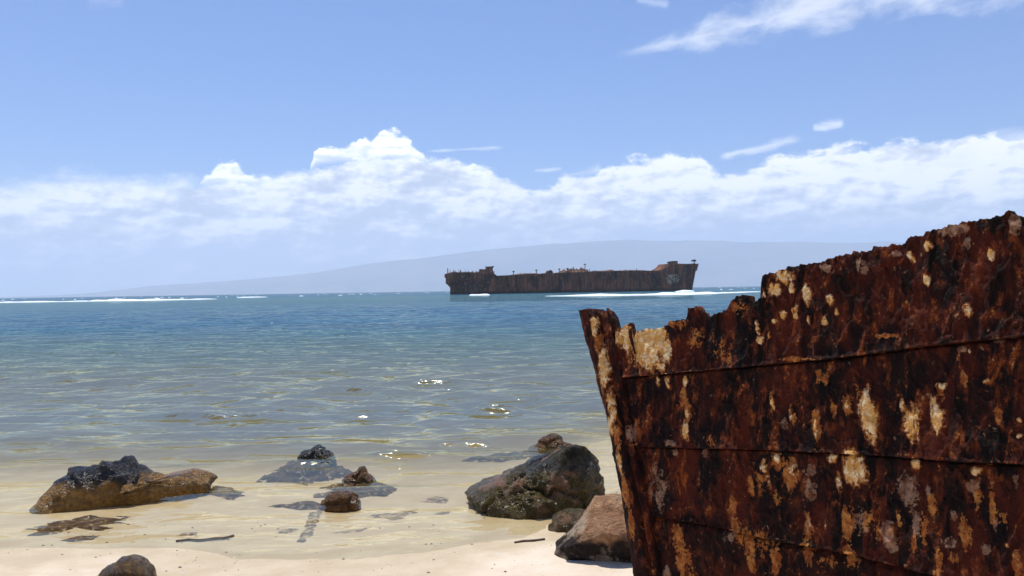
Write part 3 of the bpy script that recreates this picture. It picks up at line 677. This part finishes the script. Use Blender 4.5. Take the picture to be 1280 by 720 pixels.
def sheet(name, px, py, disp, thick, mat, parent, out=0.0):
    """plate: front surface through the given pixels with relief, and a plain back, closed round the edges"""
    p = on_hull(px, py); nr, nc = px.shape
    du = np.gradient(p, axis=1); dv = np.gradient(p, axis=0); nn = np.cross(dv, du)
    nn /= np.linalg.norm(nn, axis=-1)[..., None] + 1e-12
    if (nn[..., 1].mean() > 0): nn = -nn
    fr_ = p + nn * (disp(p, px, py) + out)[..., None]; bk = p - nn * thick
    v = np.concatenate([fr_.reshape(-1, 3), bk.reshape(-1, 3)]); N = nr * nc
    q = [grid_quads(nr, nc), grid_quads(nr, nc, N, flip=True)]
    idx = np.arange(N).reshape(nr, nc)
    for e in (idx[0], idx[-1][::-1], idx[:, 0][::-1], idx[:, -1]):
        q.append(np.stack([e[:-1], e[:-1] + N, e[1:] + N, e[1:]], -1))
    o = mesh_np(name, v, np.concatenate(q), mat, parent)
    mkk = marks_of(px, py).reshape(-1, 4); bkm = np.zeros_like(mkk); bkm[:, 3] = 1
    a_ = o.data.attributes.new('marks', 'FLOAT_COLOR', 'POINT'); a_.data.foreach_set('color', np.concatenate([mkk, bkm]).astype(np.float32).ravel())
    return o
def rust_relief(seed, lap=True):
    def f(p, px, py):
        s = p * np.array([1, 1, 0.55])
        big = fbm(s * 4 + seed, 3) * 0.014
        bl = np.abs(fbm(s * 9 + seed + 4, 4)); blister = -0.008 * sstep(bl, 0.0, 0.16) + 0.005
        flake = fbm(s * 26 + seed, 4, 0.55, ridged=True) * 0.0035
        plate = np.round((fbm(s * 6 + seed + 9, 3) + 0.5) * 4) / 4 * 0.007            # layered scale breaking off in sheets
        fine = fbm(p * 90 + seed, 3) * 0.0022
        mm = marks_of(px, py); paint = 0.010 * np.clip(mm[..., 0] + 0.6 * mm[..., 1] + 0.6 * mm[..., 2], 0, 1.2)
        nr = px.shape[0]; t = np.linspace(0, 1, nr)[:, None]                        # 0 top, 1 bottom edge
        lapd = 0.016 * t ** 2 if lap else 0
        lip = 0.010 * np.exp(-((1 - t) / 0.03) ** 2) * (0.5 + fbm(s * 12, 2)) - (0.022 * np.exp(-(t / 0.022) ** 2) if seed > 2 else 0)
        return big + blister + flake + plate + fine + paint + lapd + (lip if lap else 0)
    return f
def strake(top, bot, seed, label=None, nrow=110, xr=1520, ncol=600, top_is_edge=False):
    a_ = np.linspace(0, 1, ncol)[None] ** 1.0; t = np.linspace(0, 1, nrow)[:, None]
    yl_t = float(top(np.array([770.0]))[0]); yl_b = float(bot(np.array([800.0]))[0])
    xl_t = 758 if top_is_edge else float(stem_r(yl_t)) - 6; xl_b = float(stem_r(yl_b)) - 6
    xt = xl_t + a_ * (xr - xl_t); xb = xl_b + a_ * (xr - xl_b)
    yt = top(xt); yb = bot(xb) + 1.2
    px = xt + t * (xb - xt); py = yt + t * (yb - yt)
    o = sheet('hull_plate', px, py, rust_relief(seed), 0.028, M_rust, bow)
    if label: o['label'] = label
    return o
bow = empty('wrecked_bow', (0, 0, 0))
tag(bow, 'jagged rust-red ship bow with flaking cream paint standing on the beach', 'ship bow')
strake(L_top, L_1, 1.0, 'jagged uppermost plate with cream paint along its torn edge', 130, top_is_edge=True)
strake(L_1, L_2, 2.3, 'second plate with tall yellowish streaks')
strake(L_2, L_3, 3.7, 'third plate with blotches of yellow and pinkish grey')
strake(L_3, L_4, 5.1, 'lowest plate with orange streaks', 150)
# stem bar: rounded heavy bar in front of the plate ends
nr, nc = 330, 44
t = np.linspace(0, 1, nr)[:, None]; a_ = np.linspace(0, 1, nc)[None]
yy = 386 + t * (835 - 386) + 0 * a_
xl = stem_l(yy) + 1.6 * jag(yy, 13) + 0.8 * jag(yy, 4); xr_ = stem_r(yy) + 1.5 * jag(yy + 77, 15)
px = xl + a_ * (xr_ - xl)
ytop_ = np.interp(px[0], [724, 727, 731, 744, 745.5, 750, 757, 763, 768], [390, 387.5, 389.5, 386, 391, 389.5, 388, 392.5, 402])
py = ytop_[None] + t * (835 - ytop_[None])
def stem_relief(p, px, py):
    s = p * np.array([1, 1, 0.35]); aa = np.linspace(-1, 1, px.shape[1])[None]
    prof_ = 0.045 * np.sqrt(np.clip(1 - (aa * 0.98) ** 2, 0, 1)) - 0.022 * np.exp(-((aa - 0.52) / 0.10) ** 2)
    return prof_ + fbm(s * 9, 4) * 0.016 + fbm(s * 30, 4, 0.55, ridged=True) * 0.004 + 0.008 * np.clip(marks_of(px, py)[..., 0], 0, 1)
sheet('stem_bar', px, py, stem_relief, 0.07, M_rust, bow, out=0.012)

# ------------------------------------------------------------------ rocks
def rock_material(name, base, pale, low, low_z, wet_z, moss=None, pit=0.75):
    """base/pale: upper colours; low: colour below low_z on the dry boulder, painted shade; wet below wet_z"""
    mt, n = material(name)
    P = n.n('ShaderNodeNewGeometry').outputs['Position']; z_ = n.n('ShaderNodeSeparateXYZ', ins={0: P}).outputs[2]
    b1 = n.noise(P, 6.0, 7, 0.62); b2 = n.noise(P, 26.0, 7, 0.65); b3 = n.noise(P, 95.0, 4, 0.7)
    vo = n.n('ShaderNodeTexVoronoi', ins={'Vector': P, 'Scale': 60.0}).outputs[0]
    c = n.mix(n.smooth(b1, 0.38, 0.62), base, pale)
    c = n.mix(n.smooth(b2, 0.40, 0.66, pit, 0.0), c, tuple(v_ * 0.35 for v_ in base))
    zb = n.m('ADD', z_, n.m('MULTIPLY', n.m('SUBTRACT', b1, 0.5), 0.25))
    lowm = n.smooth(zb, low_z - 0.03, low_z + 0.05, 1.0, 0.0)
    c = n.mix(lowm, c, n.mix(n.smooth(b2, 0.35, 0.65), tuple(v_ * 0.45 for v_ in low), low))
    if moss: c = n.mix(n.smooth(n.noise(n.vadd(P, (4, 2, 8)), 4.0, 5, 0.6), 0.52, 0.62, 0, 0.85), c, moss)
    c = n.mix(n.smooth(b3, 0.56, 0.72, 0, 0.5), c, tuple(v_ * 0.3 for v_ in base))
    wetm = n.smooth(zb, wet_z - 0.03, wet_z + 0.06, 1.0, 0.0)
    hh = n.m('ADD', n.m('MULTIPLY', b2, 0.8), n.m('ADD', n.m('MULTIPLY', b3, 0.25), n.m('MULTIPLY', vo, 0.2)))
    finish(n, c, n.lin(wetm, 0, 1, 0.85, 0.20), n.bump(hh, 1.0, 0.06), n.lin(wetm, 0, 1, 0.2, 0.42)); return mt

_ico = {}
def ico(sub):
    if sub not in _ico:
        import bmesh
        bm = bmesh.new(); bmesh.ops.create_icosphere(bm, subdivisions=sub, radius=1.0)
        _ico[sub] = (np.array([v_.co[:] for v_ in bm.verts]), np.array([[v_.index for v_ in f.verts] for f in bm.faces])); bm.free()
    return _ico[sub]
def rock(outline, dist, depth, mat, label, seed, base_z=-0.15, cuts=(), lumps=0, lump_a=0.06, rough=0.05, crack=0.0, sub=6, group='rocks along the shore', name='rock', undercut=0.0, yshift=0.0, closed=False, skirt=0.08):
    """outline: photo pixels of the visible silhouette; becomes a solid of its own real size at `dist`"""
    if not isinstance(dist, tuple): dist = (outline[0][0], dist, outline[-1][0] + 1, dist)
    opx = np.array([p[0] for p in outline], float); opy = np.array([p[1] for p in outline], float)
    dd_ = dist[1] + (dist[3] - dist[1]) * (opx - dist[0]) / (dist[2] - dist[0])
    pts = at_y(opx, opy, dd_)[:, [0, 2]]
    ka, kb = np.polyfit(pts[:, 0], dd_, 1); dist = 0.5 * (dd_.min() + dd_.max())
    x0, x1 = pts[:, 0].min(), pts[:, 0].max(); zt = pts[:, 1].max()
    # close it below the ground
    lo = min(base_z, pts[:, 1].min() - skirt) if not closed else pts[:, 1].min()
    if not closed: pts = np.concatenate([pts, [(x1 - 0.06 * (x1 - x0), lo), (x0 + 0.06 * (x1 - x0), lo)]])
    cx, cz = (x0 + x1) / 2, max((zt + lo) / 2, pts[:, 1].min() + 0.02)
    cz = lo + 0.45 * (zt - lo)
    # resample the outline densely, then radius as a function of angle
    P_ = np.concatenate([pts, pts[:1]]); dense = np.concatenate([np.linspace(P_[i], P_[i + 1], 40, endpoint=False) for i in range(len(pts))])
    an = np.arctan2(dense[:, 1] - cz, dense[:, 0] - cx); ra = np.hypot(dense[:, 0] - cx, dense[:, 1] - cz)
    bins = np.linspace(-math.pi, math.pi, 361); rad_ = np.zeros(360)
    bi = np.clip(np.digitize(an, bins) - 1, 0, 359)
    np.maximum.at(rad_, bi, ra)
    good = rad_ > 0; ctr = (bins[:-1] + bins[1:]) / 2
    rad_ = np.interp(ctr, np.concatenate([ctr[good] - 2 * math.pi, ctr[good], ctr[good] + 2 * math.pi]), np.tile(rad_[good], 3))
    v0, f = ico(sub); u_, w_, h_ = v0[:, 0], v0[:, 1], v0[:, 2]
    th = np.arctan2(h_, u_); rho = np.hypot(u_, h_) ** 0.75
    r_ = np.interp(th, ctr, rad_, period=2 * math.pi)
    wy = np.sign(w_) * np.abs(w_) ** 0.85
    X = u_ / (np.hypot(u_, h_) + 1e-9) * rho * r_; Z = h_ / (np.hypot(u_, h_) + 1e-9) * rho * r_; Y = wy * depth + ka * (X + cx) + kb - dist
    if undercut: Y = Y + np.where(Y < 0, undercut * sstep(-(Z + cz), -0.35, 0.05) * (-Y) / depth, 0)
    p = np.stack([X, Y, Z], -1); rs = np.random.RandomState(seed)
    size = (x1 - x0) / 2
    for nv, dd in cuts:
        nv = np.array(nv, float); nv /= np.linalg.norm(nv); ex = np.clip(p @ nv - dd, 0, None); p = p - ex[:, None] * nv * 0.92
    nrm = p / (np.linalg.norm(p, axis=1)[:, None] + 1e-9)
    q = p + seed * 3.7
    if lumps:
        sd = p[rs.choice(len(p), lumps, replace=False)]
        dm = np.sort(np.linalg.norm(p[:, None] - sd[None], axis=-1) + 0.05 * size * perlin(q * 6)[:, None], axis=1)[:, :2]
        e = dm[:, 1] - dm[:, 0]; p = p + nrm * (lump_a * (sstep(e, 0, 0.22 * size) - 0.75))[:, None]
    if crack:
        cr = np.abs(fbm(q * 1.7 / max(size, .2) * 0.5, 3)); p = p - nrm * (crack * (1 - sstep(cr, 0.0, 0.045)))[:, None]
    s_ = 0.5 / max(size, 0.15)
    p = p + nrm * (rough * size * (0.9 * fbm(q * 2.2 * s_, 3) + 0.40 * fbm(q * 7 * s_, 5, 0.6, ridged=True) + 0.22 * fbm(q * 22 * s_, 4, 0.6, ridged=True)))[:, None]
    o = mesh_np(name, p, f, mat); o.location = (cx, dist + yshift, cz)
    return tag(o, label, 'rock', group)

M_r1 = rock_material('black_and_brown_wet_rock', (0.022, 0.021, 0.023), (0.075, 0.072, 0.072), (0.42, 0.22, 0.055), 0.135, 0.6)
M_r2 = rock_material('brown_weedy_rock', (0.10, 0.055, 0.018), (0.20, 0.11, 0.030), (0.20, 0.09, 0.02), 0.08, 0.4)
M_r3 = rock_material('dark_olive_wet_boulder', (0.018, 0.017, 0.011), (0.088, 0.080, 0.050), (0.105, 0.072, 0.013), 0.27, 0.36, (0.24, 0.125, 0.065))
M_r4 = rock_material('dry_brown_boulder', (0.34, 0.17, 0.085), (0.52, 0.30, 0.16), (0.030, 0.020, 0.016), 0.205, -0.3, (0.46, 0.35, 0.24), 0.35)  # the near-black low colour is shade painted on the boulder's lower face
M_r5 = rock_material('black_wet_rock', (0.035, 0.033, 0.035), (0.10, 0.095, 0.09), (0.06, 0.05, 0.03), 0.05, 0.5)

rock([(40, 636), (45, 627), (54, 614), (67, 599), (82, 589), (100, 584), (112, 584), (117, 579), (130, 574), (144, 572), (160, 576), (175, 580), (185, 588),
      (195, 598), (204, 602), (217, 592), (237, 589), (254, 593), (266, 600), (262, 610)], (45, 7.0, 262, 7.62), 0.30, M_r1, 'long low wet rock with black lumpy top, golden-brown base and a brown tail', 3, lumps=46, lump_a=0.06, rough=0.075, base_z=-0.2)
rock([(126, 735), (127, 718), (135, 709), (147, 705), (152, 699), (165, 697), (177, 703), (186, 712), (192, 735)], 4.72, 0.16, M_r2, 'small brown wet rock cut off by the bottom of the picture', 12, base_z=-0.1, lumps=9, lump_a=0.03, rough=0.07, sub=5)
rock([(371, 582), (373, 571), (378, 565), (386, 561), (398, 558), (408, 561), (415, 568), (419, 576), (420, 583)], 8.75, 0.14, M_r5, 'black rock tip breaking the surface in the middle shallows', 15, base_z=-0.07, skirt=0.02, lumps=8, lump_a=0.03, rough=0.10, sub=5)
rock([(428, 600), (436, 594), (446, 590), (449, 584), (455, 584), (460, 590), (466, 597), (470, 602)], 7.95, 0.12, M_r2, 'tiny orange-brown rock poking from the water between the black tip and the olive lump', 18, lumps=7, lump_a=0.03, rough=0.12, sub=4)
rock([(400, 636), (404, 625), (412, 618), (424, 615), (438, 616), (446, 621), (449, 628), (449, 636)], 6.9, 0.11, M_r2, 'rounded olive-brown rock at the water edge beside a dark flat strip', 22, base_z=-0.06, skirt=0.02, lumps=9, lump_a=0.03, rough=0.09, sub=5)
rock([(662, 560), (672, 553), (679, 547), (688, 543), (698, 544), (704, 548), (711, 553), (722, 560)], 9.35, 0.13, M_r2, 'small amber rock just behind the big olive boulder in the water', 26, lumps=6, lump_a=0.03, rough=0.10, sub=5)
rock([(582, 618), (602, 606), (627, 598), (652, 585), (677, 573), (704, 562), (721, 559), (738, 560), (751, 567), (760, 582), (770, 612), (768, 632), (750, 648), (700, 660), (640, 660), (600, 642)],
     (582, 7.0, 760, 6.45), 0.46, M_r3, 'big dark olive wet boulder with a sloping back', 31, closed=True, base_z=-0.18, lumps=14, lump_a=0.03, crack=0.06, rough=0.12,
     cuts=[((-0.35, -0.75, 0.55), 0.26), ((0.5, -0.8, 0.2), 0.34), ((0.15, -0.95, -0.1), 0.36), ((0.9, -0.3, 0.3), 0.49)])
rock([(686, 660), (692, 645), (705, 638), (722, 636), (738, 640), (744, 660)], 6.05, 0.14, M_r3, 'small olive wet rock tucked under the big boulder', 35, sub=5, lumps=6, lump_a=0.02, base_z=-0.1)
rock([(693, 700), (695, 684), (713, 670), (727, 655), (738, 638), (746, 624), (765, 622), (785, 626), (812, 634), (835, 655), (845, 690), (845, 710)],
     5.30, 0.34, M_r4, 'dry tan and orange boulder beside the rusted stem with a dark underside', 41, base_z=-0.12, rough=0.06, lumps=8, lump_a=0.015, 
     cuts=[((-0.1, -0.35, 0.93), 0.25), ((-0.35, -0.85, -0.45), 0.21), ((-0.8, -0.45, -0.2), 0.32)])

# flat things lying in the shallows
def silted(name, dark, mid, amount):
    mt, n = material(name); P = n.n('ShaderNodeNewGeometry').outputs['Position']
    a_ = n.noise(P, 22, 6, 0.65); c = n.mix(n.smooth(n.noise(P, 9, 5, 0.6), 0.38, 0.62), dark, mid)
    c = n.mix(n.smooth(a_, 0.56 - amount, 0.66 - amount, 0, 0.9), c, (0.50, 0.395, 0.25))
    finish(n, c, 0.9, n.bump(a_, 0.8, 0.02), 0.15); return mt
M_slab = silted('submerged_dark_rock', (0.055, 0.033, 0.02), (0.13, 0.08, 0.045), 0.0)
M_weed = silted('dark_seaweed', (0.11, 0.078, 0.062), (0.22, 0.16, 0.12), 0.08)
def flat(name, cat, pts, hgt, mat, label, seed, group=None, ragged=1.0, zoff=0.0):
    """low flat shape draped on the sand; pts: photo outline"""
    xs = np.array([p[0] for p in pts], float); ys = np.array([p[1] for p in pts], float)
    W = on_level(xs, ys, -0.01)[:, :2]; c_ = W.mean(0)
    D = np.concatenate([np.linspace(W[i], W[(i + 1) % len(W)], 24, endpoint=False) for i in range(len(W))])
    nd = len(D); rings = 26; V = []
    jit = fbm(np.stack([D[:, 0] * 9, D[:, 1] * 9, 0 * D[:, 0] + seed], -1), 4) * 0.10 * ragged
    for k in range(rings):
        f_ = 1 - k / (rings - 1) * 0.97
        q = c_ + (D - c_) * (f_ * 1.15 * (1 + jit * f_))[:, None]
        h_ = hgt * ((1 - f_ ** 2) * 1.0 - 0.36 + 1.0 * fbm(np.stack([q[:, 0] * 5, q[:, 1] * 10, 0 * q[:, 0] + seed + 3], -1), 5))
        V.append(np.concatenate([q, (ground_z(q[:, 0], q[:, 1]) - 0.012 * (k == 0) + h_ + zoff)[:, None]], 1))
    V = np.concatenate(V); Q = []
    for k in range(rings - 1):
        for j in range(nd): Q.append((k * nd + j, k * nd + (j + 1) % nd, (k + 1) * nd + (j + 1) % nd, (k + 1) * nd + j))
    o = mesh_np(name, V, np.array(Q), mat); return tag(o, label, cat, group)
G_S = 'flat rocks under the shallow water'
flat('flat_rock', 'rock', [(27, 664), (60, 652), (110, 643), (161, 646), (150, 655), (125, 664), (95, 659), (70, 667), (40, 669)], 0.035, M_slab, 'flat brown slab under the water in front of the black-topped rock', 2, G_S)
flat('flat_rock', 'rock', [(74, 677), (92, 671), (127, 669), (115, 676), (90, 679)], 0.02, M_slab, 'smallest flat dark slab lying nearest the dry sand at the left', 4, G_S)
flat('flat_rock', 'rock', [(322, 590), (345, 572), (375, 566), (425, 570), (450, 578), (425, 588), (380, 594)], 0.13, M_slab, 'dark submerged slab around the black rock tip', 6, G_S)
flat('flat_rock', 'rock', [(392, 612), (400, 600), (425, 592), (470, 592), (495, 600), (480, 610), (440, 616)], 0.06, M_slab, 'dark submerged slab around the tiny orange-brown rock', 8, G_S)
flat('flat_rock', 'rock', [(335, 627), (365, 621), (405, 622), (412, 632), (375, 633)], 0.035, M_slab, 'dark flat strip of rock left of the olive-brown rock', 10, G_S)
flat('flat_rock', 'rock', [(250, 612), (265, 598), (290, 600), (312, 610), (290, 617)], 0.05, M_slab, 'dark submerged slab at the right end of the long black-topped rock', 12, G_S)
flat('flat_rock', 'rock', [(575, 555), (620, 549), (668, 548), (672, 556), (630, 560)], 0.07, M_slab, 'dark submerged slab left of the small amber rock', 14, G_S)
G_W = 'scraps of seaweed in the shallows'
flat('seaweed', 'seaweed', [(386, 633), (402, 634), (398, 652), (390, 668), (376, 682), (370, 678), (380, 660)], 0.012, M_weed, 'long dark seaweed strand trailing down from the olive-brown rock', 21, G_W, 2.0)
flat('seaweed', 'seaweed', [(344, 666), (352, 660), (376, 657), (374, 662), (356, 668)], 0.010, M_weed, 'dark seaweed scrap left of the long trailing strand', 22, G_W, 2.0)
flat('seaweed', 'seaweed', [(452, 644), (470, 638), (510, 633), (522, 629), (515, 640), (490, 646)], 0.012, M_weed, 'wide wispy seaweed patch right of the olive-brown rock', 23, G_W, 2.5)
flat('seaweed', 'seaweed', [(540, 638), (552, 633), (567, 632), (560, 638)], 0.010, M_weed, 'small seaweed scrap nearest the big olive boulder', 24, G_W, 2.0)
flat('seaweed', 'seaweed', [(412, 664), (430, 659), (462, 655), (455, 660), (430, 664)], 0.008, M_weed, 'thin seaweed line on the wet sand below the wispy patch', 25, G_W, 2.5)
flat('seaweed', 'seaweed', [(218, 672), (228, 667), (248, 665), (244, 670)], 0.008, M_weed, 'small grey seaweed scrap above the driftwood stick', 26, G_W, 2.0)
flat('seaweed', 'seaweed', [(525, 618), (545, 610), (565, 613), (555, 622)], 0.010, M_weed, 'faint seaweed tuft left of the big boulder tip', 27, G_W, 2.5)
mt, n = material('wet_driftwood'); P = n.n('ShaderNodeNewGeometry').outputs['Position']
finish(n, n.mix(n.noise(P, 50, 4, 0.6), (0.05, 0.03, 0.025), (0.14, 0.08, 0.05)), 0.7, n.bump(n.noise(P, 90, 4, 0.6), 0.7, 0.01)); M_wood = mt
def stick(pts, r, label):
    p = []
    for px_, py_ in pts:
        q = on_level(np.array(px_, float), np.array(py_, float), 0.0); p.append((float(q[0]), float(q[1]), float(ground_z(q[0:1], q[1:2])[0]) + r * 0.7))
    b = MB()
    for i in range(len(p) - 1): b.bar(p[i], p[i + 1], r * (0.6 + 0.4 * math.sin(math.pi * (i + .2) / len(p))), r * (0.6 + 0.4 * math.sin(math.pi * (i + 1.2) / len(p))), 8)
    o = b.build('driftwood_stick', M_wood, smooth=True); return tag(o, label, 'stick', 'driftwood sticks')
stick([(220, 678), (236, 675.5), (250, 676), (268, 673), (280, 672.5), (292, 668.5)], 0.012, 'thin dark driftwood stick on wet sand left of the seaweed')
stick([(643, 681.5), (655, 680), (668, 680.5), (681, 678.5)], 0.009, 'short curved twig on the sand in front of the big boulder')

# broken shells, pebbles and specks on the sand: too many and too small to count
vv = []; ff = []; random.seed(5)
for k in range(700):
    x0 = random.uniform(-3.6, 1.2); y0 = random.uniform(3.6, float(shore_y(np.array(x0))) + 0.9)
    z0 = float(ground_z(np.array([x0]), np.array([y0]))[0]); r = random.choice((0.003, 0.004, 0.005, 0.006, 0.010))
    o_ = len(vv); a0 = random.uniform(0, 6.28)
    for j in range(5):
        t_ = a0 + j * 1.2566; vv.append((x0 + r * 1.5 * math.cos(t_) * random.uniform(.7, 1.2), y0 + r * 1.2 * math.sin(t_) * random.uniform(.7, 1.2), z0 - 0.002))
    vv.append((x0, y0, z0 + r * 0.8))
    ff += [(o_ + j, o_ + (j + 1) % 5, o_ + 5) for j in range(5)]
mt, n = material('shell_grit'); P = n.n('ShaderNodeNewGeometry').outputs['Position']
finish(n, n.ramp(n.noise(P, 7, 2, 0.5), [(0.42, (0.10, 0.07, 0.05)), (0.50, (0.30, 0.21, 0.14)), (0.56, (0.75, 0.70, 0.60))]), 0.8)
tag(mesh_np('pebbles', np.array(vv), np.array(ff), mt, smooth=False), 'tiny pebbles and shell bits strewn over the sand', 'pebbles', kind='stuff')
